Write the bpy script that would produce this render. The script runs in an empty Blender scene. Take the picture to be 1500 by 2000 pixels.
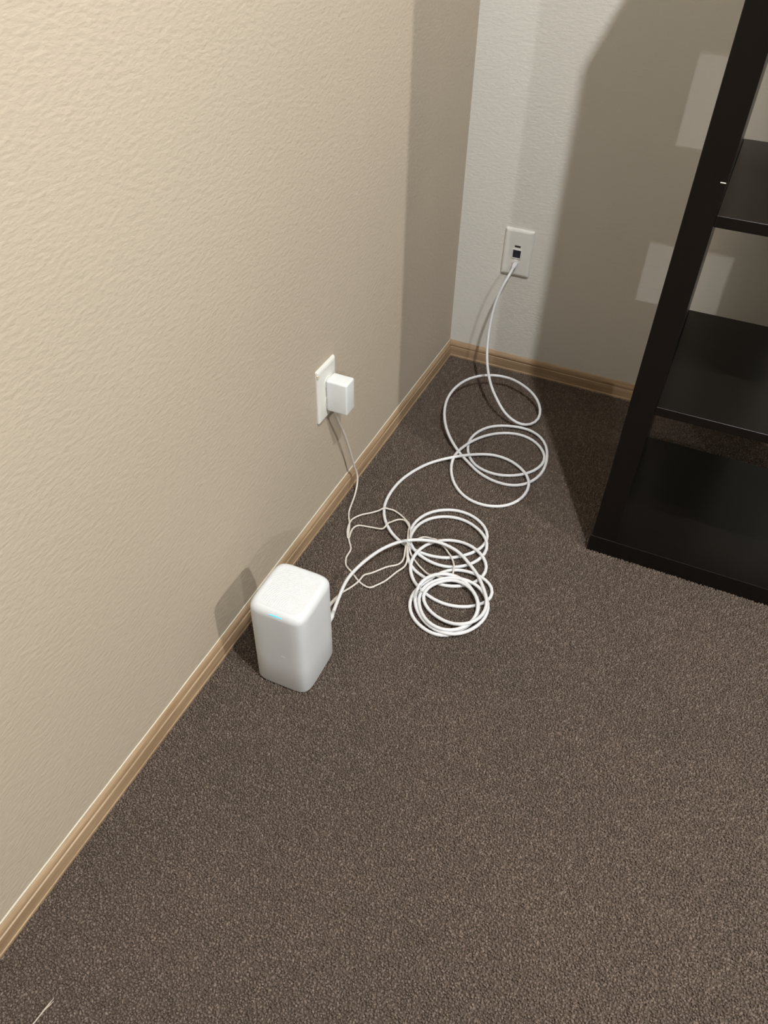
import bpy, bmesh, math, random
import numpy as np
from mathutils import Vector, Matrix

random.seed(7)
scene = bpy.context.scene
COL = scene.collection

# ------------------------------------------------------------------ camera
cam_data = bpy.data.cameras.new('camera')
cam = bpy.data.objects.new('camera', cam_data)
COL.objects.link(cam)
scene.camera = cam
cam_data.sensor_fit = 'VERTICAL'
cam_data.sensor_height = 36.0
cam_data.lens = 36.0 * 1509.77 / 2000.0
cam_data.clip_start = 0.02
_r = Vector((0.9099696642668634, 0.4141585081467819, 0.02068671659987792))
_u = Vector((-0.29582956735575583, 0.6134069478706414, 0.7322682455098882))
_f = Vector((-0.2905857484326408, 0.6724616319416713, -0.680702046694577))
cam.matrix_world = Matrix(((_r.x, _u.x, -_f.x, 0.5820), (_r.y, _u.y, -_f.y, -1.7633),
                           (_r.z, _u.z, -_f.z, 1.1194), (0, 0, 0, 1)))

# ------------------------------------------------------------------ world, lamps, exposure
world = bpy.data.worlds.new('world')
scene.world = world
world.use_nodes = True
world.node_tree.nodes['Background'].inputs[0].default_value = (0.9, 0.95, 1.0, 1)
world.node_tree.nodes['Background'].inputs[1].default_value = 0.0

def lamp(name, loc, watts, color, radius):
    d = bpy.data.lights.new(name, 'POINT')
    d.energy = watts
    d.color = color
    d.shadow_soft_size = radius
    o = bpy.data.objects.new(name, d)
    o.location = loc
    COL.objects.link(o)
    return o

lamp('ceiling_lamp', (0.97, -1.44, 2.40), 124, (1.0, 1.0, 0.995), 0.020)
lamp('side_lamp', (2.60, -1.46, 2.05), 128, (1.0, 0.965, 0.88), 0.035)
lamp('far_lamp', (3.75, -5.2, 2.86), 180, (1.0, 0.995, 0.985), 0.035)

vs = scene.view_settings
vs.view_transform = 'Standard'
vs.look = 'None'
vs.gamma = 1.0
vs.exposure = 0.0
vs.use_curve_mapping = False
scene.display_settings.display_device = 'sRGB'
scene.cycles.use_denoising = True
scene.cycles.max_bounces = 10
scene.cycles.diffuse_bounces = 4

# ------------------------------------------------------------------ helpers
def link(name, bm, mat, parent=None, smooth=False):
    me = bpy.data.meshes.new(name)
    bmesh.ops.recalc_face_normals(bm, faces=bm.faces)
    bm.to_mesh(me)
    bm.free()
    if smooth:
        for p in me.polygons:
            p.use_smooth = True
    o = bpy.data.objects.new(name, me)
    me.materials.append(mat)
    COL.objects.link(o)
    if parent:
        o.parent = parent
        o.matrix_parent_inverse = parent.matrix_basis.inverted()
    return o

def thing(name, label, cat, loc):
    o = bpy.data.objects.new(name, None)
    o.empty_display_size = 0.05
    o.location = loc
    COL.objects.link(o)
    o['label'] = label
    o['category'] = cat
    return o

def struct(o):
    o['kind'] = 'structure'
    return o

def box_bm(x0, x1, y0, y1, z0, z1, bevel=0.0, seg=2, bm=None):
    b = bmesh.new()
    bmesh.ops.create_cube(b, size=1.0)
    for v in b.verts:
        v.co = Vector((x0 if v.co.x < 0 else x1, y0 if v.co.y < 0 else y1, z0 if v.co.z < 0 else z1))
    if bevel:
        bmesh.ops.bevel(b, geom=b.edges[:], offset=bevel, segments=seg, profile=0.5, affect='EDGES')
    if bm is None:
        return b
    me = bpy.data.meshes.new('tmp')
    b.to_mesh(me)
    b.free()
    bm.from_mesh(me)
    bpy.data.meshes.remove(me)
    return bm

def extrude_profile(prof, fn, s0, s1, n=1):
    """prof: closed list of (d, z); fn(s, d, z) -> co; swept from s0 to s1"""
    bm = bmesh.new()
    rows = []
    for k in range(n + 1):
        s = s0 + (s1 - s0) * k / n
        rows.append([bm.verts.new(fn(s, d, z)) for d, z in prof])
    m = len(prof)
    for a, b in zip(rows[:-1], rows[1:]):
        for i in range(m):
            bm.faces.new((a[i], a[(i + 1) % m], b[(i + 1) % m], b[i]))
    bm.faces.new(rows[0])
    bm.faces.new(rows[-1])
    return bm

def tube_bm(pts, rad, sides=10, bm=None, caps=True):
    bm = bm or bmesh.new()
    P = [Vector(p) for p in pts]
    n = len(P)
    t0 = (P[1] - P[0]).normalized()
    nrm = t0.orthogonal().normalized()
    rings = []
    for i in range(n):
        t = (P[min(i + 1, n - 1)] - P[max(i - 1, 0)]).normalized()
        nrm = (nrm - t * nrm.dot(t)).normalized()
        bn = t.cross(nrm)
        r = rad[i] if isinstance(rad, (list, tuple)) else rad
        rings.append([bm.verts.new(P[i] + (nrm * math.cos(a) + bn * math.sin(a)) * r)
                      for a in [2 * math.pi * k / sides for k in range(sides)]])
    for a, b in zip(rings[:-1], rings[1:]):
        for k in range(sides):
            bm.faces.new((a[k], a[(k + 1) % sides], b[(k + 1) % sides], b[k]))
    if caps:
        bm.faces.new(rings[0])
        bm.faces.new(rings[-1])
    return bm

def coords(text):
    return [Vector([int(c) / 10000.0 for c in w.split(',')]) for w in text.split()]

# ------------------------------------------------------------------ materials
def mat(name):
    m = bpy.data.materials.new(name)
    m.use_nodes = True
    nt = m.node_tree
    return m, nt, nt.nodes['Principled BSDF']

def N(nt, kind, **kw):
    n = nt.nodes.new(kind)
    for k, v in kw.items():
        if hasattr(n, k):
            setattr(n, k, v)
        else:
            n.inputs[k].default_value = v
    return n

def mix_col(nt, fac, a, b):
    n = nt.nodes.new('ShaderNodeMix')
    n.data_type = 'RGBA'
    nt.links.new(fac, n.inputs[0])
    for i, c in ((6, a), (7, b)):
        if isinstance(c, tuple):
            n.inputs[i].default_value = c + (1,)
        else:
            nt.links.new(c, n.inputs[i])
    return n.outputs[2]

def obj_coords(nt, scale=(1, 1, 1)):
    tc = nt.nodes.new('ShaderNodeTexCoord')
    mp = nt.nodes.new('ShaderNodeMapping')
    mp.inputs['Scale'].default_value = scale
    nt.links.new(tc.outputs['Object'], mp.inputs['Vector'])
    return mp.outputs['Vector']

def plain(name, col, rough=0.4, spec=0.5, emit=None, strength=0):
    m, nt, b = mat(name)
    b.inputs['Base Color'].default_value = col + (1,)
    b.inputs['Roughness'].default_value = rough
    b.inputs['Specular IOR Level'].default_value = spec
    # very fine tone variation so that the surface is not a dead flat colour
    v = obj_coords(nt)
    nz = N(nt, 'ShaderNodeTexNoise', Scale=60.0, Detail=3.0)
    nt.links.new(v, nz.inputs['Vector'])
    c = mix_col(nt, nz.outputs['Fac'], tuple(x * 0.97 for x in col), tuple(min(1, x * 1.03) for x in col))
    nt.links.new(c, b.inputs['Base Color'])
    if emit:
        b.inputs['Emission Color'].default_value = emit + (1,)
        b.inputs['Emission Strength'].default_value = strength
    return m

def wall_mat(name, col, scale=(1, 1, 1), strength=0.27):
    m, nt, b = mat(name)
    v = obj_coords(nt, scale)
    n1 = N(nt, 'ShaderNodeTexNoise', Scale=125.0, Detail=4.0, Roughness=0.5)
    n2 = N(nt, 'ShaderNodeTexNoise', Scale=3.0, Detail=3.0)
    for n in (n1, n2):
        nt.links.new(v, n.inputs['Vector'])
    c = mix_col(nt, n2.outputs['Fac'], tuple(x * 0.97 for x in col), tuple(x * 1.03 for x in col))
    nt.links.new(c, b.inputs['Base Color'])
    b.inputs['Roughness'].default_value = 0.75
    b.inputs['Specular IOR Level'].default_value = 0.3
    bp = N(nt, 'ShaderNodeBump', Strength=strength, Distance=0.004)
    nt.links.new(n1.outputs['Fac'], bp.inputs['Height'])
    nt.links.new(bp.outputs['Normal'], b.inputs['Normal'])
    return m

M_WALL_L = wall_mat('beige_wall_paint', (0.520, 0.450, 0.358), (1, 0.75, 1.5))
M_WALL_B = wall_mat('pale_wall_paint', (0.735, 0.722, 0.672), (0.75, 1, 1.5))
M_CEIL = wall_mat('ceiling_paint', (0.25, 0.24, 0.22))
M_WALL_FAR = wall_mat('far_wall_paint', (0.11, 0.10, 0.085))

def carpet_mat(name, tufts):
    m, nt, b = mat(name)
    v = obj_coords(nt)
    big = N(nt, 'ShaderNodeTexNoise', Scale=5.0, Detail=3.0)
    fine = N(nt, 'ShaderNodeTexNoise', Scale=420.0, Detail=3.0, Roughness=0.65)
    for n in (big, fine):
        nt.links.new(v, n.inputs['Vector'])
    rp = nt.nodes.new('ShaderNodeValToRGB')
    e = rp.color_ramp.elements
    if tufts:
        at = nt.nodes.new('ShaderNodeAttribute')
        at.attribute_name = 'tone'
        src = at.outputs['Fac']
        e[0].position, e[0].color = 0.0, (0.103, 0.082, 0.067, 1)
        e[1].position, e[1].color = 1.0, (0.253, 0.208, 0.174, 1)
        mid = rp.color_ramp.elements.new(0.55)
        mid.color = (0.155, 0.124, 0.104, 1)
    else:
        src = fine.outputs['Fac']
        e[0].position, e[0].color = 0.3, (0.060, 0.046, 0.036, 1)
        e[1].position, e[1].color = 0.72, (0.200, 0.160, 0.130, 1)
    nt.links.new(src, rp.inputs['Fac'])
    c2 = mix_col(nt, big.outputs['Fac'], (0.86, 0.87, 0.87), (1.12, 1.08, 1.07))
    mul = nt.nodes.new('ShaderNodeMix')
    mul.data_type = 'RGBA'
    mul.blend_type = 'MULTIPLY'
    mul.inputs[0].default_value = 1.0
    nt.links.new(rp.outputs['Color'], mul.inputs[6])
    nt.links.new(c2, mul.inputs[7])
    nt.links.new(mul.outputs[2], b.inputs['Base Color'])
    b.inputs['Roughness'].default_value = 0.95
    b.inputs['Specular IOR Level'].default_value = 0.1
    if not tufts:
        bp = N(nt, 'ShaderNodeBump', Strength=0.7, Distance=0.004)
        nt.links.new(fine.outputs['Fac'], bp.inputs['Height'])
        nt.links.new(bp.outputs['Normal'], b.inputs['Normal'])
    return m

M_CARPET = carpet_mat('carpet_backing', False)
M_PILE = carpet_mat('carpet_pile', True)

def oak_mat(name, along):
    m, nt, b = mat(name)
    sc = {'x': (4, 90, 90), 'y': (90, 4, 90)}[along]
    v = obj_coords(nt, sc)
    nz = N(nt, 'ShaderNodeTexNoise', Scale=1.6, Detail=5.0, Roughness=0.6)
    nt.links.new(v, nz.inputs['Vector'])
    rp = nt.nodes.new('ShaderNodeValToRGB')
    e = rp.color_ramp.elements
    e[0].position = 0.3
    e[0].color = (0.31, 0.205, 0.118, 1)
    e[1].position = 0.72
    e[1].color = (0.52, 0.372, 0.235, 1)
    nt.links.new(nz.outputs['Fac'], rp.inputs['Fac'])
    nt.links.new(rp.outputs['Color'], b.inputs['Base Color'])
    b.inputs['Roughness'].default_value = 0.42
    bp = N(nt, 'ShaderNodeBump', Strength=0.15, Distance=0.001)
    nt.links.new(nz.outputs['Fac'], bp.inputs['Height'])
    nt.links.new(bp.outputs['Normal'], b.inputs['Normal'])
    return m

M_OAK_Y = oak_mat('oak_trim_left', 'y')
M_OAK_X = oak_mat('oak_trim_back', 'x')

def veneer_mat():
    m, nt, b = mat('black_brown_veneer')
    v = obj_coords(nt, (60, 60, 6))
    nz = N(nt, 'ShaderNodeTexNoise', Scale=1.0, Detail=4.0)
    nt.links.new(v, nz.inputs['Vector'])
    c = mix_col(nt, nz.outputs['Fac'], (0.0040, 0.0031, 0.0025), (0.0072, 0.0055, 0.0044))
    nt.links.new(c, b.inputs['Base Color'])
    b.inputs['Roughness'].default_value = 0.27
    b.inputs['Specular IOR Level'].default_value = 0.4
    return m

M_VENEER = veneer_mat()
M_PLATE = plain('white_plate_plastic', (0.80, 0.80, 0.76), 0.35)
M_PLASTIC = plain('white_plastic', (0.735, 0.765, 0.795), 0.42)
M_ADAPTER = plain('adapter_plastic', (0.80, 0.83, 0.84), 0.4)
M_COAX = plain('coax_jacket', (0.77, 0.785, 0.815), 0.38)
M_CORD = plain('cord_jacket', (0.72, 0.68, 0.63), 0.4)
M_DARKPORT = plain('dark_blue_port', (0.012, 0.018, 0.040), 0.35)
M_SLOT = plain('dark_slot', (0.03, 0.03, 0.03), 0.5)
M_METAL = plain('nickel', (0.55, 0.55, 0.53), 0.3)
M_CYAN = plain('cyan_status_light', (0.05, 0.55, 0.65), 0.4, 0.5, (0.05, 0.62, 0.85), 0.85)
M_EMBLEM = plain('pale_grey_print', (0.66, 0.68, 0.69), 0.5)
M_THREAD = plain('pale_thread', (0.52, 0.46, 0.40), 0.8)
M_CAULK = plain('painted_caulk', (0.66, 0.60, 0.49), 0.6)
M_VENT_SHADE = plain('vent_shade_grey', (0.30, 0.31, 0.34), 0.6)  # grey dimple floors: shade inside the vent holes painted as colour
M_CHIP = plain('yellowed_edge', (0.68, 0.61, 0.46), 0.6)
M_TIE = plain('clear_tie_plastic', (0.62, 0.66, 0.66), 0.25)

# ------------------------------------------------------------------ room shell
RX, RY, RZ = 5.6, -6.6, 3.05

floor = struct(link('floor', box_bm(0, RX, RY, 0, -0.06, -0.0032), M_CARPET))

# cut pile of the carpet: small leaning tufts, joined into one uncountable part of the floor
rng = np.random.default_rng(3)
AX0, AX1, AY0, AY1 = 0.007, 1.16, -1.86, -0.007
sp = 0.0033
gx, gy = np.meshgrid(np.arange(AX0, AX1, sp), np.arange(AY0, AY1, sp * 0.9))
gx[1::2] += sp / 2
nT = gx.size
px = (gx.ravel() + rng.uniform(-0.0013, 0.0013, nT)).clip(AX0, AX1)
py = (gy.ravel() + rng.uniform(-0.0013, 0.0013, nT)).clip(AY0, AY1)
rad = rng.uniform(0.0014, 0.0022, nT)
hgt = rng.uniform(0.0026, 0.0044, nT)
rot = rng.uniform(0, 2 * np.pi, nT)
la, lm = rng.uniform(0, 2 * np.pi, nT), rng.uniform(0.0, 0.0022, nT)
V = np.zeros((nT, 8, 3), np.float32)
for k in range(4):
    an = rot + k * np.pi / 2
    V[:, k] = np.stack([px + rad * 0.8 * np.cos(an), py + rad * 0.8 * np.sin(an), np.full(nT, -0.0040)], 1)
    V[:, 4 + k] = np.stack([px + rad * 0.85 * np.cos(an) + lm * np.cos(la), py + rad * 0.85 * np.sin(an) + lm * np.sin(la),
                            -0.0036 + hgt + 0.25 * rad * np.cos(an - la)], 1)
quads = np.array([[0, 1, 5, 4], [1, 2, 6, 5], [2, 3, 7, 6], [3, 0, 4, 7], [4, 5, 6, 7]], np.int64)
F = (quads[None] + (np.arange(nT) * 8)[:, None, None]).reshape(-1)
me = bpy.data.meshes.new('carpet_pile')
me.vertices.add(nT * 8)
me.vertices.foreach_set('co', V.reshape(-1))
me.loops.add(len(F))
me.loops.foreach_set('vertex_index', F.astype(np.int32))
me.polygons.add(nT * 5)
me.polygons.foreach_set('loop_start', np.arange(0, nT * 20, 4, dtype=np.int32))
me.update(calc_edges=True)
ta = me.attributes.new('tone', 'FLOAT', 'POINT')
ta.data.foreach_set('value', np.repeat(rng.beta(2.2, 2.6, nT), 8).astype(np.float32))
me.polygons.foreach_set('use_smooth', np.ones(nT * 5, bool))
me.materials.append(M_PILE)
pile = bpy.data.objects.new('carpet_pile', me)
COL.objects.link(pile)
pile.parent = floor
pile['kind'] = 'stuff'

struct(link('wall_left', box_bm(-0.10, 0.0, RY - 0.1, 0.1, -0.06, RZ), M_WALL_L))
struct(link('wall_back', box_bm(0.0, RX + 0.1, 0.0, 0.10, -0.06, RZ), M_WALL_B))
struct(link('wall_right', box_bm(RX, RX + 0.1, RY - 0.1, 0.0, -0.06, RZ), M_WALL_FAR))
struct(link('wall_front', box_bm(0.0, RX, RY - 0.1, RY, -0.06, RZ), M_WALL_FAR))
struct(link('ceiling', box_bm(-0.1, RX + 0.1, RY - 0.1, 0.1, RZ, RZ + 0.08), M_CEIL))

PROFILE = [(0.0, -0.004), (0.0074, -0.004), (0.0080, 0.0010), (0.0080, 0.0040), (0.0070, 0.0052), (0.0070, 0.0268),
           (0.0066, 0.0278), (0.0044, 0.0290), (0.0044, 0.0302), (0.0058, 0.0312), (0.0062, 0.0332),
           (0.0058, 0.0365), (0.0046, 0.0400), (0.0030, 0.0430), (0.0016, 0.0446), (0.0, 0.0448)]
struct(link('baseboard_left', extrude_profile(PROFILE, lambda s, d, z: (d, s, z), RY, 0.0, 6), M_OAK_Y))
struct(link('baseboard_back', extrude_profile(PROFILE, lambda s, d, z: (s, -d, z), 0.0, RX, 6), M_OAK_X))

# uneven bead of painted caulk between the trim and the wall
def caulk(name, fn, s0, s1, step, parent):
    bm = bmesh.new()
    rows = []
    n = int((s1 - s0) / step)
    r = random.Random(11)
    w = 0.0014
    for k in range(n + 1):
        w = min(0.0026, max(0.0006, w + r.uniform(-0.0005, 0.0005)))
        s = s0 + (s1 - s0) * k / n
        rows.append([bm.verts.new(fn(s, d, z)) for d, z in ((-0.0002, 0.0442), (0.0017 + 0.3 * w, 0.0444), (0.0011, 0.0448 + 0.5 * w), (-0.0002, 0.0448 + w))])
    for A, B in zip(rows[:-1], rows[1:]):
        for i in range(3):
            bm.faces.new((A[i], A[i + 1], B[i + 1], B[i]))
    o = link(name, bm, M_CAULK, parent, True)
    o['label'] = 'pale uneven caulk bead along the top edge'
    return o
caulk('caulk_bead', lambda s, d, z: (d, s, z), -3.0, -0.004, 0.012, bpy.data.objects['baseboard_left'])

# ------------------------------------------------------------------ bookcase
XL, YF, YR, PT = 0.5245, -0.5752, -0.1951, 0.044
XR = XL + 0.488
ZB, PITCH, ST, TOP = 0.0389, 0.3285, 0.017, 1.392
bc = thing('bookcase', 'tall dark brown open-backed bookcase standing on the carpet by the back wall', 'bookcase',
           ((XL + XR) / 2, (YF + YR) / 2, 0))
link('base_panel', box_bm(XL - 0.003, XR + 0.003, YF - 0.002, YR, -0.003, ZB, 0.0014, 3), M_VENEER, bc)
link('top_panel', box_bm(XL, XR, YF, YR, TOP - PT, TOP, 0.0010), M_VENEER, bc)
for x0 in (XL, XR - PT):
    link('side_panel', box_bm(x0, x0 + PT, YF, YR, ZB, TOP - PT, 0.0010), M_VENEER, bc)
for k in (1, 2, 3):
    zt = 0.3629 + (k - 1) * PITCH
    link('shelf', box_bm(XL + PT, XR - PT, YF + 0.001, YR, zt - ST, zt, 0.0013, 3), M_VENEER, bc)
def pin_bm(x, y, z):
    return tube_bm([(x - 0.002, y, z), (x + 0.0045, y, z), (x + 0.0060, y, z)], [0.0030, 0.0030, 0.0018], 10)
link('edge_mark', box_bm(XL + PT - 0.0085, XL + PT - 0.0010, YF - 0.0003, YF + 0.001, 0.7355, 0.7368), M_PLATE, bc)['label'] = 'tiny pale mark on the front edge'  # small pale sliver set on the side panel's front edge
PIN_Y = (YF + 0.05, YR - 0.05)
for k in (1, 2, 3):
    for y in PIN_Y:
        z = 0.3629 + (k - 1) * PITCH - ST - 0.0032
        link('shelf_pin', pin_bm(XL + PT, y, z), M_METAL, bc)['label'] = 'small metal pin under a shelf'

# ------------------------------------------------------------------ left wall outlet and charger
def plate_bm(w, h, t, inset=0.006):
    """bevelled cover plate in local (u, v, n) with back on n = 0"""
    bm = bmesh.new()
    rows = []
    for s, n in ((0.0, 0.0), (0.0, t * 0.45), (inset * 0.45, t * 0.82), (inset, t)):
        a, b = w / 2 - s, h / 2 - s
        r = 0.003 - 0.3 * s
        ring = []
        for cx, cy, a0 in ((1, 1, 0), (-1, 1, 90), (-1, -1, 180), (1, -1, 270)):
            for k in range(4):
                an = math.radians(a0 + 30 * k)
                ring.append(bm.verts.new((cx * (a - r) + r * math.cos(an), cy * (b - r) + r * math.sin(an), n)))
        rows.append(ring)
    for A, B in zip(rows[:-1], rows[1:]):
        m = len(A)
        for i in range(m):
            bm.faces.new((A[i], A[(i + 1) % m], B[(i + 1) % m], B[i]))
    bm.faces.new(rows[0])
    bm.faces.new(rows[-1])
    return bm

def disc_bm(u, v, n0, n1, r, sides=16, sx=1.0, sy=1.0):
    bm = bmesh.new()
    lo = [bm.verts.new((u + sx * r * math.cos(2 * math.pi * k / sides), v + sy * r * math.sin(2 * math.pi * k / sides), n0)) for k in range(sides)]
    hi = [bm.verts.new((u + 0.94 * sx * r * math.cos(2 * math.pi * k / sides), v + 0.94 * sy * r * math.sin(2 * math.pi * k / sides), n1)) for k in range(sides)]
    for k in range(sides):
        bm.faces.new((lo[k], lo[(k + 1) % sides], hi[(k + 1) % sides], hi[k]))
    bm.faces.new(lo)
    bm.faces.new(hi)
    return bm

TO_LEFT = Matrix(((0, 0, 1, 0), (1, 0, 0, 0), (0, 1, 0, 0), (0, 0, 0, 1)))     # u -> +y, v -> z, n -> +x
TO_BACK = Matrix(((1, 0, 0, 0), (0, 0, -1, 0), (0, 1, 0, 0), (0, 0, 0, 1)))    # u -> x, v -> z, n -> -y

def placed(bm, M, loc):
    bm.transform(Matrix.Translation(loc) @ M)
    return bm

PL = Vector((0.0003, -0.7082, 0.3096))
ol = thing('wall_outlet', 'white power outlet plate on the beige left wall, behind the plugged-in charger', 'outlet', PL)
link('cover_plate', placed(plate_bm(0.0699, 0.1143, 0.0062), TO_LEFT, PL), M_PLATE, ol)
for dv in (-0.0195, 0.0195):
    link('receptacle', placed(disc_bm(0, dv, 0.005, 0.0068, 0.0145, 24, 1.0, 0.86), TO_LEFT, PL), M_PLATE, ol)
link('screw', placed(disc_bm(0, 0, 0.005, 0.0070, 0.0030, 12), TO_LEFT, PL), M_PLATE, ol)
chip = box_bm(-0.0349, -0.0285, 0.0420, 0.0500, 0.0008, 0.0058, 0.001)
link('chipped_edge', placed(chip, TO_LEFT, PL), M_CHIP, ol)['label'] = 'yellowed chip on the plate edge'

AD = Vector((0.0076, -0.700, 0.3050))
ad = thing('power_adapter', 'white block charger with a thin kinked cord, plugged into the left wall outlet', 'charger', AD)
link('body', box_bm(0.0084, 0.0505, -0.7190, -0.6860, 0.2715, 0.3375, 0.0036, 4), M_ADAPTER, ad, True)
link('plug_base', box_bm(0.0070, 0.0090, -0.7165, -0.6885, 0.2740, 0.3350, 0.0008), M_ADAPTER, ad)
# the captive cord of this charger follows further below

# ------------------------------------------------------------------ back wall jack plate
PB = Vector((0.1504, -0.0003, 0.3195))
jp = thing('cable_wall_plate', 'white plate with a dark data port and cable socket on the back wall', 'wall plate', PB)
link('cover_plate', placed(plate_bm(0.0699, 0.1143, 0.0066), TO_BACK, PB), M_PLATE, jp)
for dv in (0.0415, -0.0415):
    link('screw', placed(disc_bm(0.0, dv, 0.005, 0.0070, 0.0030, 12), TO_BACK, PB), M_PLATE, jp)
def frame_bm(u0, u1, v0, v1, n0, n1, t):
    bm = bmesh.new()
    for a in ((u0, u1, v1 - t, v1), (u0, u1, v0, v0 + t), (u0, u0 + t, v0 + t, v1 - t), (u1 - t, u1, v0 + t, v1 - t)):
        box_bm(a[0], a[1], a[2], a[3], n0, n1, 0, 1, bm)
    return bm
dp = link('data_port', placed(box_bm(-0.0098, 0.0098, -0.0112, 0.0082, 0.0060, 0.0069), TO_BACK, PB), M_DARKPORT, jp)
dp['label'] = 'dark blue square data port'
link('port_frame', placed(frame_bm(-0.0116, 0.0116, -0.0130, 0.0100, 0.006, 0.0082, 0.002), TO_BACK, PB), M_PLATE, dp)
link('port_pin_slot', placed(box_bm(-0.0035, 0.0035, -0.0085, 0.0055, 0.0066, 0.0074), TO_BACK, PB), M_SLOT, dp)
link('label_slot', placed(box_bm(-0.0075, 0.0070, 0.0142, 0.0190, 0.0060, 0.0070, 0.0003, 1), TO_BACK, PB), M_SLOT, jp)['label'] = 'small dark slot over the port'
link('coaxial_socket', placed(disc_bm(-0.0010, -0.0230, 0.0060, 0.0092, 0.0078, 6), TO_BACK, PB), M_PLATE, jp)

# ------------------------------------------------------------------ router
RC = Vector((0.1257, -1.0754, 0.0))
RA, RB, RN, RTH, RH, RR, RI = 0.0504, 0.0551, 5.8, 0.0108, 0.1909, 0.0143, 0.0112
ro = thing('wifi_router', 'white rounded-square tower router with a dotted top on the carpet by the left baseboard', 'router', RC)
def sup(t, a, b):
    # direction t on the unit square outline, pushed onto the superellipse
    u, v = t
    k = (abs(u) ** RN + abs(v) ** RN) ** (-1 / RN)
    return (a * u * k, b * v * k)
def rloc(x, y, z):
    return (RC.x + x * math.cos(RTH) - y * math.sin(RTH), RC.y + x * math.sin(RTH) + y * math.cos(RTH), z)
def ring_params(n=40):
    """points around the square outline, n on each side"""
    s = [-1 + 2 * k / n for k in range(n)]
    return [(1, q) for q in s] + [(-q, 1) for q in s] + [(-1, -q) for q in s] + [(q, -1) for q in s]
TS = ring_params()
bm = bmesh.new()
rings = []
TP = 1.0132
spec = [(-0.0010, TP, -0.0032), (0.0008, TP, -0.0012), (0.0040, TP, 0.0), (RH * 0.35, (TP + 1) / 2, 0.0), (RH * 0.7, 1.003, 0.0)]
for k in range(9):
    an = math.radians(90 * k / 8)
    spec.append((RH - RR + RR * math.sin(an), 1.0, -RI * (1 - math.cos(an))))
for z, s, d in spec:
    rings.append([bm.verts.new(rloc(*sup(t, RA * s + d, RB * s + d), z)) for t in TS])
for A, B in zip(rings[:-1], rings[1:]):
    m = len(A)
    for i in range(m):
        bm.faces.new((A[i], A[(i + 1) % m], B[(i + 1) % m], B[i]))
bm.faces.new(rings[0])
bm.faces.new(rings[-1])
link('body', bm, M_PLASTIC, ro, True)

# dotted top: a fine grid with dimples along concentric arcs
dots = []
for k in range(1, 28):
    rr = 0.0038 * k + 0.004
    n = max(6, int(2 * math.pi * rr / 0.0031))
    for j in range(n):
        an = 2 * math.pi * (j + 0.5 * (k % 2)) / n
        x, y = 0.031 + rr * math.cos(an), -0.034 + rr * math.sin(an)
        fx, fy = abs(x) / (RA - RI), abs(y) / (RB - RI)
        if (fx ** 4 + fy ** 4) ** 0.25 < 0.94:
            amp = min(1.0, max(0.25, (math.hypot(x - 0.031, y + 0.034) - 0.006) / 0.030))
            dots.append((x, y, amp))
cell = {}
for d in dots:
    cell.setdefault((int(d[0] / 0.004 + 100), int(d[1] / 0.004 + 100)), []).append(d)
def dimple(x, y):
    i, j = int(x / 0.004 + 100), int(y / 0.004 + 100)
    best = 0.0
    for a in (-1, 0, 1):
        for b in (-1, 0, 1):
            for dx, dy, amp in cell.get((i + a, j + b), ()):
                q = math.hypot(x - dx, y - dy) / 0.00115
                if q < 1:
                    best = max(best, amp * (1 - q ** 4))
    return best
bm = bmesh.new()
G = 240
grid = []
for i in range(G + 1):
    row = []
    for j in range(G + 1):
        u, v = 2 * i / G - 1, 2 * j / G - 1
        m = max(abs(u), abs(v))
        if m == 0:
            x = y = 0.0
        else:
            uu, vv = u / m, v / m
            k = m / ((abs(uu) ** RN + abs(vv) ** RN) ** (1 / RN))
            x, y = uu * k * (RA - RI), vv * k * (RB - RI)
        row.append(bm.verts.new(rloc(x, y, RH + 0.0002 - 0.0021 * dimple(x, y))))
    grid.append(row)
for i in range(G):
    for j in range(G):
        bm.faces.new((grid[i][j], grid[i + 1][j], grid[i + 1][j + 1], grid[i][j + 1]))
tpn = link('top_panel', bm, M_PLASTIC, ro, True)
tpn.data.materials.append(M_VENT_SHADE)
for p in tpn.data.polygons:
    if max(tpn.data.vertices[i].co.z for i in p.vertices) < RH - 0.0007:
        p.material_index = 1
tpn['label'] = 'top face dimpled with fine dots in arcs'

# status light: a thin lens on the front shoulder
bm = bmesh.new()
lens = []
for k in range(17):
    u = -1 + 2 * k / 16
    hw = 0.0008 * math.sqrt(max(0.0, 1 - u * u)) + 0.00008
    row = []
    for s in (-1, 1):
        an = math.radians(33) + s * hw / RR
        row.append(bm.verts.new(rloc(0.0035 + 0.0125 * u, -(RB - RI) - (RI + 0.0004) * math.cos(an), RH - RR + (RR + 0.0004) * math.sin(an))))
    lens.append(row)
for A, B in zip(lens[:-1], lens[1:]):
    bm.faces.new((A[0], B[0], B[1], A[1]))
bmesh.ops.solidify(bm, geom=bm.faces[:], thickness=0.0003)
link('status_light', bm, M_CYAN, ro)['label'] = 'glowing cyan status light'
bm = bmesh.new()
for x0, z0, x1, z1 in ((0.0080, 0.0885, 0.0108, 0.0868), (0.0118, 0.0885, 0.0140, 0.0872)):
    vs4 = [bm.verts.new(rloc(x, -RB * 1.0075 - n, z + dz)) for n in (-0.0004, 0.0002) for x, z, dz in ((x0, z0, 0.0003), (x1, z1, 0.0003), (x1, z1, -0.0003), (x0, z0, -0.0003))]
    bm.faces.new(vs4[4:])
    for q in range(4):
        bm.faces.new((vs4[q], vs4[(q + 1) % 4], vs4[4 + (q + 1) % 4], vs4[4 + q]))
link('emblem', bm, M_EMBLEM, ro)['label'] = 'tiny faint grey mark low on the front'

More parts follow.
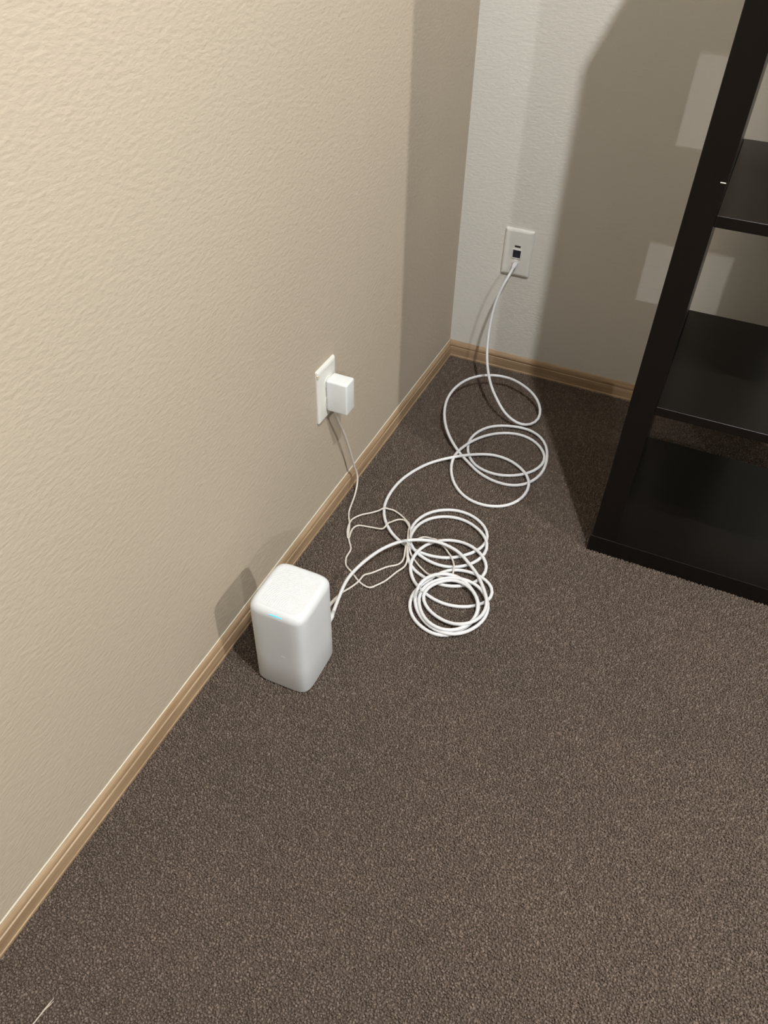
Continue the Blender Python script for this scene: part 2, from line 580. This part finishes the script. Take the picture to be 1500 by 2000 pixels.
# ------------------------------------------------------------------ coaxial cable
COAX = coords("""1507,-120,2931 1506,-163,2918 1506,-205,2904 1503,-246,2887 1499,-285,2866 1493,-322,2841 1484,-358,2810 1473,-392,2776 1461,-423,2739 1447,-452,2700 
1432,-477,2658 1416,-501,2610 1397,-524,2552 1376,-548,2483 1354,-573,2402 1332,-600,2313 1313,-628,2217 1297,-660,2116 1286,-697,2011 1280,-739,1903 
1280,-786,1791 1283,-834,1677 1290,-884,1563 1300,-936,1450 1316,-993,1340 1336,-1055,1235 1362,-1123,1138 1392,-1196,1050 1427,-1275,971 
1467,-1358,902 1512,-1446,840 1562,-1538,784 1615,-1630,733 1671,-1720,688 1727,-1806,647 1783,-1885,610 1838,-1956,578 1891,-2020,550 1939,-2073,527 
1978,-2115,508 2008,-2145,492 2031,-2166,479 2048,-2180,468 2063,-2192,457 2083,-2207,443 2139,-2249,402 2229,-2307,341 2327,-2357,280 2433,-2395,227 
2544,-2420,181 2660,-2428,144 2776,-2413,116 2887,-2369,100 2984,-2289,96 3056,-2173,105 3092,-2028,123 3086,-1869,149 3043,-1714,181 2971,-1575,216 
2880,-1456,251 2774,-1354,282 2658,-1267,308 2534,-1194,329 2407,-1131,346 2276,-1077,358 2143,-1038,368 2012,-1021,377 1882,-1027,385 1756,-1052,392 
1633,-1092,397 1514,-1145,399 1400,-1213,400 1293,-1297,399 1195,-1396,396 1106,-1512,392 1032,-1647,386 972,-1798,380 927,-1963,372 899,-2138,362 
888,-2322,351 898,-2511,339 926,-2697,324 971,-2878,305 1030,-3050,285 1100,-3213,263 1179,-3365,240 1266,-3505,216 1360,-3634,193 1459,-3753,170 
1562,-3861,148 1668,-3960,125 1776,-4051,104 1887,-4137,86 2001,-4215,72 2116,-4291,62 2231,-4371,53 2346,-4447,47 2463,-4510,43 2581,-4558,39 
2699,-4594,37 2816,-4618,35 2931,-4630,34 3045,-4629,34 3156,-4613,33 3263,-4580,33 3364,-4528,33 3457,-4456,33 3541,-4362,32 3613,-4246,33 
3670,-4112,33 3711,-3959,33 3731,-3791,33 3730,-3612,33 3710,-3428,34 3673,-3242,35 3619,-3062,36 3546,-2896,37 3454,-2752,39 3347,-2637,42 
3230,-2555,46 3108,-2505,51 2985,-2482,57 2862,-2482,62 2741,-2495,63 2621,-2516,60 2502,-2544,54 2386,-2583,49 2275,-2637,44 2170,-2709,41 
2075,-2801,39 1993,-2915,37 1927,-3049,36 1878,-3202,35 1852,-3371,34 1858,-3550,33 1900,-3730,33 1971,-3901,33 2061,-4053,33 2165,-4178,33 
2279,-4269,32 2398,-4329,32 2517,-4366,33 2636,-4385,33 2752,-4387,33 2866,-4373,33 2975,-4344,34 3081,-4301,34 3184,-4246,35 3282,-4181,36 
3376,-4102,38 3462,-4009,40 3539,-3900,43 3602,-3772,46 3645,-3625,50 3655,-3462,52 3619,-3294,51 3544,-3139,48 3443,-3007,44 3330,-2901,41 
3210,-2820,39 3088,-2766,37 2964,-2738,36 2842,-2735,36 2722,-2753,36 2607,-2789,37 2495,-2841,38 2389,-2907,40 2288,-2989,43 2195,-3086,48 
2108,-3196,54 2030,-3321,62 1961,-3458,72 1901,-3609,86 1851,-3771,101 1809,-3936,114 1777,-4097,115 1762,-4252,105 1770,-4408,89 1803,-4566,74 
1858,-4722,63 1928,-4870,54 2012,-5008,47 2107,-5131,43 2210,-5237,39 2319,-5324,37 2431,-5392,35 2545,-5439,34 2659,-5468,34 2771,-5480,33 
2882,-5477,33 2989,-5459,34 3093,-5427,34 3193,-5382,35 3288,-5322,37 3374,-5246,39 3451,-5151,42 3517,-5040,45 3569,-4913,50 3601,-4772,57 
3611,-4620,65 3592,-4465,73 3541,-4317,79 3461,-4185,81 3361,-4072,79 3249,-3974,72 3132,-3892,64 3013,-3829,58 2892,-3787,54 2771,-3764,52 
2652,-3761,52 2537,-3778,55 2425,-3815,60 2319,-3869,68 2216,-3937,79 2118,-4015,93 2022,-4101,109 1929,-4189,123 1836,-4273,129 1742,-4350,125 
1647,-4418,111 1552,-4485,93 1461,-4559,77 1375,-4643,64 1297,-4739,55 1226,-4846,48 1162,-4962,43 1105,-5084,40 1054,-5212,37 1009,-5346,36 
974,-5485,35 948,-5630,35 933,-5781,35 928,-5934,35 933,-6090,35 950,-6248,37 983,-6408,43 1036,-6567,52 1107,-6719,64 1193,-6859,75 1288,-6980,81 
1387,-7081,81 1488,-7162,75 1592,-7225,66 1698,-7275,58 1806,-7312,51 1914,-7339,46 2022,-7360,42 2129,-7375,39 2235,-7384,37 2340,-7384,36 
2443,-7375,34 2544,-7355,34 2642,-7327,33 2737,-7291,33 2827,-7243,33 2913,-7182,32 2993,-7112,32 3070,-7033,32 3142,-6947,32 3206,-6850,32 
3259,-6741,32 3295,-6618,32 3303,-6484,32 3276,-6349,32 3216,-6223,32 3132,-6117,32 3034,-6033,32 2928,-5968,32 2819,-5921,32 2708,-5893,32 
2597,-5882,32 2488,-5887,32 2382,-5909,33 2280,-5946,33 2183,-5997,33 2091,-6060,34 2007,-6136,35 1932,-6226,36 1869,-6331,37 1821,-6450,40 
1789,-6581,43 1778,-6723,48 1791,-6871,54 1829,-7021,62 1887,-7163,71 1963,-7288,79 2053,-7381,80 2152,-7445,75 2254,-7488,66 2357,-7518,57 
2461,-7539,50 2565,-7550,46 2667,-7548,42 2766,-7535,40 2863,-7509,38 2956,-7470,37 3044,-7419,38 3126,-7355,39 3202,-7280,40 3270,-7193,43 
3327,-7095,47 3370,-6983,52 3393,-6862,60 3388,-6735,68 3351,-6609,75 3285,-6493,76 3198,-6390,72 3098,-6303,63 2991,-6233,56 2882,-6178,50 
2771,-6140,45 2660,-6119,42 2551,-6116,40 2444,-6130,39 2341,-6160,39 2243,-6206,40 2152,-6266,43 2068,-6341,46 1994,-6432,52 1934,-6541,60 
1890,-6666,71 1866,-6807,87 1865,-6959,102 1880,-7112,114 1904,-7257,117 1934,-7389,108 1974,-7511,93 2029,-7622,77 2101,-7722,64 2186,-7808,55 
2280,-7875,48 2379,-7924,43 2481,-7958,40 2584,-7983,37 2686,-8000,36 2787,-8008,35 2887,-8004,34 2984,-7989,34 3078,-7961,34 3168,-7922,34 
3254,-7872,35 3335,-7813,36 3410,-7741,38 3475,-7657,41 3527,-7558,45 3560,-7447,50 3569,-7332,57 3549,-7223,66 3502,-7125,77 3431,-7037,87 
3344,-6959,92 3246,-6891,89 3141,-6835,81 3034,-6796,72 2927,-6775,64 2821,-6773,57 2718,-6789,54 2619,-6820,53 2526,-6868,54 2440,-6931,58 
2362,-7011,64 2294,-7106,74 2237,-7215,87 2196,-7337,99 2171,-7466,108 2162,-7597,110 2167,-7720,106 2186,-7829,99 2221,-7925,88 2276,-8019,75 
2347,-8110,64 2430,-8189,55 2522,-8254,48 2617,-8306,44 2715,-8349,40 2814,-8383,38 2913,-8408,36 3012,-8423,35 3110,-8427,34 3206,-8420,33 
3300,-8403,33 3392,-8377,33 3481,-8342,34 3567,-8297,34 3648,-8242,35 3724,-8177,36 3791,-8100,38 3843,-8008,41 3870,-7902,45 3861,-7791,50 
3815,-7691,57 3742,-7615,66 3654,-7564,75 3557,-7530,81 3457,-7506,79 3355,-7491,72 3253,-7489,64 3154,-7501,59 3059,-7529,56 2969,-7573,56 
2888,-7636,59 2817,-7717,63 2757,-7813,71 2705,-7919,79 2659,-8028,85 2615,-8136,89 2574,-8243,89 2541,-8349,83 2519,-8458,73 2518,-8569,63 
2538,-8682,55 2579,-8791,48 2639,-8889,44 2714,-8972,40 2798,-9039,38 2888,-9091,36 2982,-9130,35 3076,-9156,34 3170,-9169,34 3263,-9166,34 
3351,-9144,34 3434,-9104,35 3508,-9046,35 3573,-8974,37 3632,-8892,39 3684,-8802,42 3728,-8707,46 3761,-8604,51 3780,-8496,58 3779,-8384,66 
3756,-8273,75 3711,-8166,80 3647,-8066,82 3570,-7979,83 3484,-7907,90 3392,-7847,107 3295,-7800,117 3196,-7768,121 3097,-7759,128 3001,-7775,140 
2910,-7814,156 2826,-7870,173 2749,-7943,189 2682,-8030,201 2627,-8127,204 2588,-8231,194 2566,-8338,171 2566,-8446,131 2587,-8552,103 2628,-8654,85 
2686,-8749,74 2757,-8834,66 2838,-8909,61 2924,-8974,60 3016,-9027,61 3110,-9068,66 3206,-9096,73 3302,-9111,81 3395,-9110,87 3485,-9090,87 
3568,-9051,80 3645,-8994,72 3715,-8924,64 3778,-8842,58 3833,-8752,55 3879,-8655,54 3914,-8550,55 3936,-8439,58 3939,-8325,64 3922,-8213,72 
3882,-8106,81 3823,-8009,87 3749,-7923,90 3664,-7851,92 3574,-7799,97 3479,-7770,107 3383,-7763,119 3287,-7771,128 3190,-7786,130 3094,-7807,123 
3002,-7839,113 2917,-7887,104 2840,-7952,100 2771,-8030,99 2712,-8120,99 2667,-8220,98 2642,-8331,96 2644,-8449,95 2671,-8569,95 2721,-8685,99 
2785,-8792,106 2861,-8887,113 2945,-8965,118 3035,-9024,123 3128,-9064,128 3223,-9086,132 3316,-9089,135 3405,-9069,132 3488,-9029,124 3564,-8970,115 
3632,-8898,109 3691,-8815,107 3737,-8723,109 3768,-8620,114 3779,-8510,121 3771,-8397,128 3742,-8286,135 3693,-8179,139 3626,-8082,140 3546,-7999,137 
3456,-7934,134 3360,-7889,130 3261,-7865,127 3163,-7863,124 3069,-7884,120 2982,-7927,114 2904,-7988,110 2834,-8065,109 2774,-8153,107 2730,-8250,103 
2708,-8355,95 2720,-8460,84 2766,-8556,74 2837,-8636,66 2922,-8702,62 3014,-8754,61 3110,-8794,63 3207,-8824,69 3304,-8846,79 3401,-8856,93 
3496,-8855,111 3586,-8838,132 3670,-8803,147 3744,-8745,152 3806,-8663,146 3853,-8562,136 3883,-8448,128 3894,-8330,126 3883,-8214,130 3850,-8103,137 
3798,-7997,141 3733,-7893,141 3662,-7787,137 3588,-7684,133 3510,-7587,130 3425,-7501,129 3335,-7421,127 3243,-7346,128 3149,-7277,134 3055,-7216,143 
2958,-7165,153 2858,-7126,159 2754,-7102,164 2649,-7087,168 2545,-7083,173 2443,-7093,178 2344,-7117,185 2247,-7153,193 2154,-7197,203 2063,-7248,213 
1976,-7307,221 1893,-7372,227 1813,-7443,232 1740,-7522,234 1672,-7609,232 1610,-7702,232 1555,-7801,233 1507,-7907,236 1466,-8016,239 1429,-8129,243 
1396,-8243,246 1367,-8359,250 1343,-8476,254 1324,-8595,258 1311,-8715,263 1307,-8838,268 1315,-8964,275 1333,-9092,284 1356,-9219,294 1380,-9346,304 
1406,-9473,317 1434,-9600,332 1463,-9726,348 1489,-9866,364 1502,-10084,379 1503,-10210,385 """)
cx = thing('coaxial_cable', 'thick white coaxial cable hanging from the back wall plate and looped over the carpet', 'cable', COAX[60])
link('jacket', tube_bm(COAX, 0.0034, 10), M_COAX, cx, True)
d0 = (COAX[0] - COAX[1]).normalized()
link('wall_connector', tube_bm([COAX[0] + d0 * 0.0035, COAX[0], COAX[1], COAX[2], COAX[3]], [0.0058, 0.0060, 0.0058, 0.0050, 0.0039], 14), M_COAX, cx, True)
e = COAX[-1]
link('router_connector', tube_bm([COAX[-4], COAX[-3], COAX[-2], COAX[-1]], [0.0038, 0.0050, 0.0053, 0.0053], 14), M_COAX, cx, True)

def tie_bm(c, axis, r1, r2, sides=18, a0=-45, a1=225):
    """a small wire ring around a bundle with two twisted tails"""
    axis = Vector(axis).normalized()
    a = axis.cross(Vector((0, 0, 1))).normalized()
    b = Vector((0, 0, 1))
    bm = bmesh.new()
    pts = [c + a * (r1 * math.cos(t)) + b * (r2 * math.sin(t)) for t in [math.radians(a0 + (a1 - a0) * k / sides) for k in range(sides + 1)]]
    tube_bm(pts, 0.0011, 6, bm)
    top = c + b * r2
    for s in (-1, 1):
        tube_bm([top, top + a * (0.004 * s) + b * 0.004 + axis * 0.003, top + a * (0.010 * s) + b * 0.005 + axis * 0.008 * s], 0.0008, 6, bm)
    return bm
link('twist_tie', tie_bm(Vector((0.2623, -0.8509, 0.0090)), (1, -0.6, 0), 0.013, 0.011), M_TIE, cx, True)['label'] = 'greyish plastic tie around the front coil'

# ------------------------------------------------------------------ thin charger cord
CORD = coords("""220,-7068,2732 220,-7068,2720 220,-7068,2707 220,-7068,2692 220,-7067,2675 220,-7065,2654 220,-7061,2629 220,-7057,2601 220,-7050,2568 220,-7041,2532 
220,-7030,2493 220,-7016,2453 220,-7000,2410 220,-6980,2367 220,-6957,2320 220,-6932,2271 220,-6903,2217 219,-6871,2157 218,-6837,2090 217,-6801,2016 
216,-6763,1936 215,-6724,1853 214,-6685,1767 212,-6647,1682 211,-6612,1599 211,-6579,1520 210,-6548,1444 210,-6519,1372 210,-6492,1301 210,-6467,1231 
211,-6443,1161 211,-6420,1092 212,-6398,1024 213,-6377,959 214,-6359,898 214,-6342,845 215,-6327,800 215,-6315,764 215,-6305,737 215,-6297,716 
215,-6291,702 215,-6285,690 215,-6280,681 215,-6275,672 215,-6270,663 215,-6265,654 215,-6260,644 216,-6250,621 219,-6232,574 224,-6218,523 
230,-6213,480 237,-6215,441 243,-6221,405 249,-6231,372 254,-6244,340 260,-6259,310 266,-6278,283 272,-6300,259 278,-6324,237 284,-6351,217 
290,-6379,198 296,-6409,181 302,-6440,165 308,-6471,149 313,-6503,134 318,-6536,120 324,-6570,108 329,-6606,98 335,-6644,88 340,-6682,80 345,-6720,72 
351,-6758,64 357,-6797,57 364,-6836,50 372,-6875,43 383,-6915,38 397,-6955,34 414,-6995,30 434,-7035,27 455,-7074,25 478,-7113,23 501,-7152,22 
524,-7191,21 547,-7231,20 567,-7272,19 586,-7313,19 604,-7355,18 619,-7397,18 635,-7440,18 651,-7482,17 668,-7523,17 688,-7563,17 710,-7601,17 
733,-7639,17 758,-7676,17 783,-7711,16 810,-7746,16 836,-7779,16 862,-7814,16 885,-7849,16 901,-7887,16 910,-7925,16 913,-7964,16 913,-8003,16 
913,-8043,16 915,-8082,16 921,-8122,16 931,-8161,16 945,-8200,16 962,-8239,16 981,-8275,16 1003,-8309,16 1029,-8338,16 1058,-8361,16 1090,-8380,16 
1122,-8397,16 1154,-8415,16 1185,-8434,16 1216,-8454,16 1247,-8476,16 1277,-8498,16 1307,-8521,16 1338,-8542,16 1368,-8562,16 1399,-8581,16 
1430,-8598,16 1462,-8613,16 1493,-8626,16 1525,-8638,16 1557,-8647,16 1588,-8653,16 1620,-8657,16 1650,-8657,16 1678,-8651,16 1704,-8638,16 
1725,-8618,16 1743,-8593,16 1760,-8566,16 1777,-8539,16 1795,-8513,16 1812,-8486,16 1830,-8460,17 1847,-8433,17 1863,-8405,17 1878,-8376,17 
1892,-8345,18 1904,-8314,18 1916,-8282,19 1927,-8249,20 1938,-8217,21 1949,-8184,22 1960,-8152,24 1971,-8120,26 1983,-8088,28 1996,-8058,31 
2011,-8030,34 2027,-8002,38 2043,-7975,42 2058,-7948,47 2072,-7919,53 2082,-7889,59 2087,-7858,67 2088,-7826,76 2085,-7794,88 2079,-7761,106 
2069,-7729,116 2056,-7696,126 2041,-7663,133 2024,-7628,139 2006,-7590,146 1988,-7550,155 1971,-7507,161 1954,-7464,164 1936,-7420,168 1919,-7376,168 
1903,-7332,172 1887,-7289,169 1871,-7247,167 1855,-7204,163 1839,-7162,154 1823,-7119,134 1807,-7076,113 1790,-7031,109 1774,-6984,102 1760,-6937,99 
1749,-6888,95 1738,-6839,79 1722,-6792,67 1699,-6750,57 1670,-6714,51 1637,-6685,46 1602,-6658,42 1567,-6633,39 1533,-6609,36 1498,-6587,35 
1463,-6567,34 1429,-6548,33 1394,-6532,34 1360,-6517,35 1325,-6505,37 1291,-6495,40 1257,-6488,43 1224,-6485,48 1192,-6487,53 1162,-6496,59 
1132,-6510,67 1105,-6528,85 1078,-6548,102 1051,-6568,111 1025,-6589,109 999,-6609,98 974,-6628,77 948,-6648,63 923,-6668,56 898,-6688,51 873,-6709,45 
849,-6730,41 824,-6751,37 798,-6771,34 771,-6790,32 745,-6810,30 719,-6830,28 694,-6852,28 671,-6876,27 649,-6902,27 629,-6930,28 610,-6960,29 
592,-6991,30 576,-7024,32 562,-7059,34 552,-7097,36 546,-7138,38 546,-7180,40 550,-7224,41 557,-7268,42 565,-7312,42 576,-7354,41 589,-7397,40 
604,-7438,39 621,-7480,39 640,-7520,39 662,-7560,39 684,-7598,39 707,-7629,40 724,-7643,40 733,-7634,39 730,-7603,37 720,-7563,35 707,-7519,33 
695,-7474,31 686,-7430,29 681,-7386,27 681,-7344,25 685,-7304,24 694,-7267,23 710,-7236,22 731,-7212,22 757,-7195,22 787,-7183,22 818,-7175,22 
850,-7168,23 883,-7164,24 916,-7159,26 949,-7155,28 981,-7151,30 1014,-7147,33 1047,-7143,37 1081,-7141,41 1115,-7140,46 1149,-7140,52 1184,-7139,59 
1217,-7136,66 1248,-7130,75 1274,-7117,87 1293,-7095,110 1305,-7065,129 1312,-7029,138 1317,-6989,136 1324,-6948,126 1334,-6906,105 1346,-6866,88 
1361,-6829,79 1378,-6794,72 1398,-6762,67 1420,-6734,63 1444,-6711,60 1472,-6693,59 1501,-6681,59 1533,-6678,60 1567,-6686,63 1601,-6706,67 
1635,-6735,72 1668,-6769,78 1699,-6807,85 1730,-6846,94 1758,-6887,103 1785,-6929,118 1809,-6972,139 1832,-7014,157 1853,-7057,166 1871,-7100,173 
1886,-7143,174 1899,-7182,177 1916,-7212,170 1939,-7228,162 1963,-7227,140 1985,-7208,112 2001,-7176,92 2014,-7138,82 2026,-7098,75 2040,-7061,70 
2058,-7028,66 2078,-7000,63 2102,-6977,62 2129,-6962,62 2159,-6952,64 2191,-6949,67 2224,-6951,71 2258,-6957,77 2292,-6964,88 2326,-6972,106 
2360,-6978,116 2392,-6984,119 2425,-6990,115 2456,-6996,103 2487,-7004,86 2517,-7013,76 2548,-7026,71 2577,-7042,68 2607,-7062,65 2636,-7084,63 
2665,-7109,63 2693,-7136,63 2722,-7163,65 2751,-7192,72 2779,-7221,80 2807,-7251,89 2834,-7281,85 2861,-7312,81 2887,-7344,78 2911,-7379,82 
2932,-7416,87 2952,-7454,97 2969,-7494,103 2983,-7533,109 2994,-7570,112 3003,-7604,103 3010,-7634,89 3015,-7664,76 3017,-7695,71 3014,-7728,67 
3003,-7757,65 2985,-7783,64 2963,-7803,64 2937,-7819,66 2910,-7832,68 2882,-7843,72 2855,-7854,77 2828,-7867,83 2801,-7882,90 2775,-7899,103 
2749,-7914,123 2722,-7926,137 2693,-7932,141 2662,-7931,129 2629,-7922,110 2596,-7907,89 2563,-7888,77 2529,-7867,69 2497,-7845,61 2464,-7823,54 
2432,-7801,49 2400,-7779,44 2368,-7758,41 2337,-7737,39 2306,-7716,38 2276,-7695,37 2247,-7673,38 2218,-7651,39 2189,-7630,42 2161,-7609,46 
2134,-7588,50 2107,-7567,56 2081,-7545,64 2057,-7524,79 2033,-7502,111 2010,-7480,137 1986,-7458,152 1962,-7436,160 1940,-7421,163 1924,-7421,161 
1919,-7440,156 1923,-7471,152 1932,-7507,142 1942,-7542,135 1953,-7577,124 1963,-7611,109 1973,-7644,86 1980,-7678,71 1984,-7711,61 1984,-7745,54 
1980,-7778,48 1971,-7810,43 1958,-7839,38 1941,-7865,34 1921,-7889,31 1898,-7910,28 1874,-7929,26 1850,-7946,24 1824,-7964,22 1800,-7982,21 
1777,-8002,20 1755,-8025,19 1735,-8049,19 1715,-8075,18 1696,-8101,18 1677,-8127,18 1658,-8154,18 1640,-8180,18 1621,-8207,18 1603,-8233,18 
1584,-8259,19 1564,-8284,20 1544,-8308,20 1522,-8331,21 1500,-8353,22 1478,-8375,24 1459,-8399,25 1446,-8429,27 1440,-8463,29 1438,-8501,31 
1436,-8538,33 1433,-8575,34 1427,-8611,35 1419,-8645,35 1411,-8677,35 1400,-8709,34 1389,-8741,34 1378,-8772,34 1366,-8803,35 1354,-8834,36 
1342,-8865,38 1329,-8897,42 1316,-8928,46 1304,-8960,51 1292,-8993,57 1282,-9028,65 1275,-9065,74 1271,-9106,85 1269,-9148,98 1269,-9192,112 
1269,-9237,128 1271,-9283,146 1274,-9331,166 1277,-9380,188 1283,-9430,211 1289,-9482,235 1298,-9612,276 1304,-9886,333 1300,-10210,370 """)
link('cable_grip', tube_bm([CORD[0], CORD[2], CORD[4], CORD[6]], [0.0034, 0.0034, 0.0030, 0.0025], 12), M_ADAPTER, ad, True)
pc = link('cord', tube_bm(CORD, [0.0023 if i < 50 else max(0.0019, 0.0023 - 0.00003 * (i - 50)) for i in range(len(CORD))], 8), M_CORD, ad, True)
pc['label'] = 'thin off-white kinked cord running to the router'
link('cord_tie', tie_bm(Vector((0.1963, -0.7475, 0.0205)), (0.2, 1, 0), 0.0090, 0.0090, 12, 15, 165), M_TIE, pc, True)['label'] = 'greyish plastic tie around the folded cord'
link('router_plug', tube_bm([CORD[-12], CORD[-7], CORD[-3], CORD[-1]], [0.0020, 0.0032, 0.0036, 0.0036], 12), M_CORD, pc, True)

# ------------------------------------------------------------------ loose thread on the carpet
TH = [(0.0985, -1.7050, 0.0012), (0.0990, -1.6920, 0.0022), (0.1000, -1.6800, 0.0016), (0.1012, -1.6720, 0.0026),
      (0.1018, -1.6640, 0.0018), (0.1030, -1.6570, 0.0024)]
bm = tube_bm(TH, [0.0005, 0.0010, 0.0009, 0.0012, 0.0009, 0.0004], 6)
tube_bm([(0.1010, -1.6735, 0.002), (0.1035, -1.6660, 0.0026), (0.1050, -1.6590, 0.0020)], [0.0006, 0.0007, 0.0003], 6, bm)
th = link('loose_thread', bm, M_THREAD, None, True)
th['label'] = 'short pale thread of lint lying on the carpet in the near left corner'
th['category'] = 'thread'
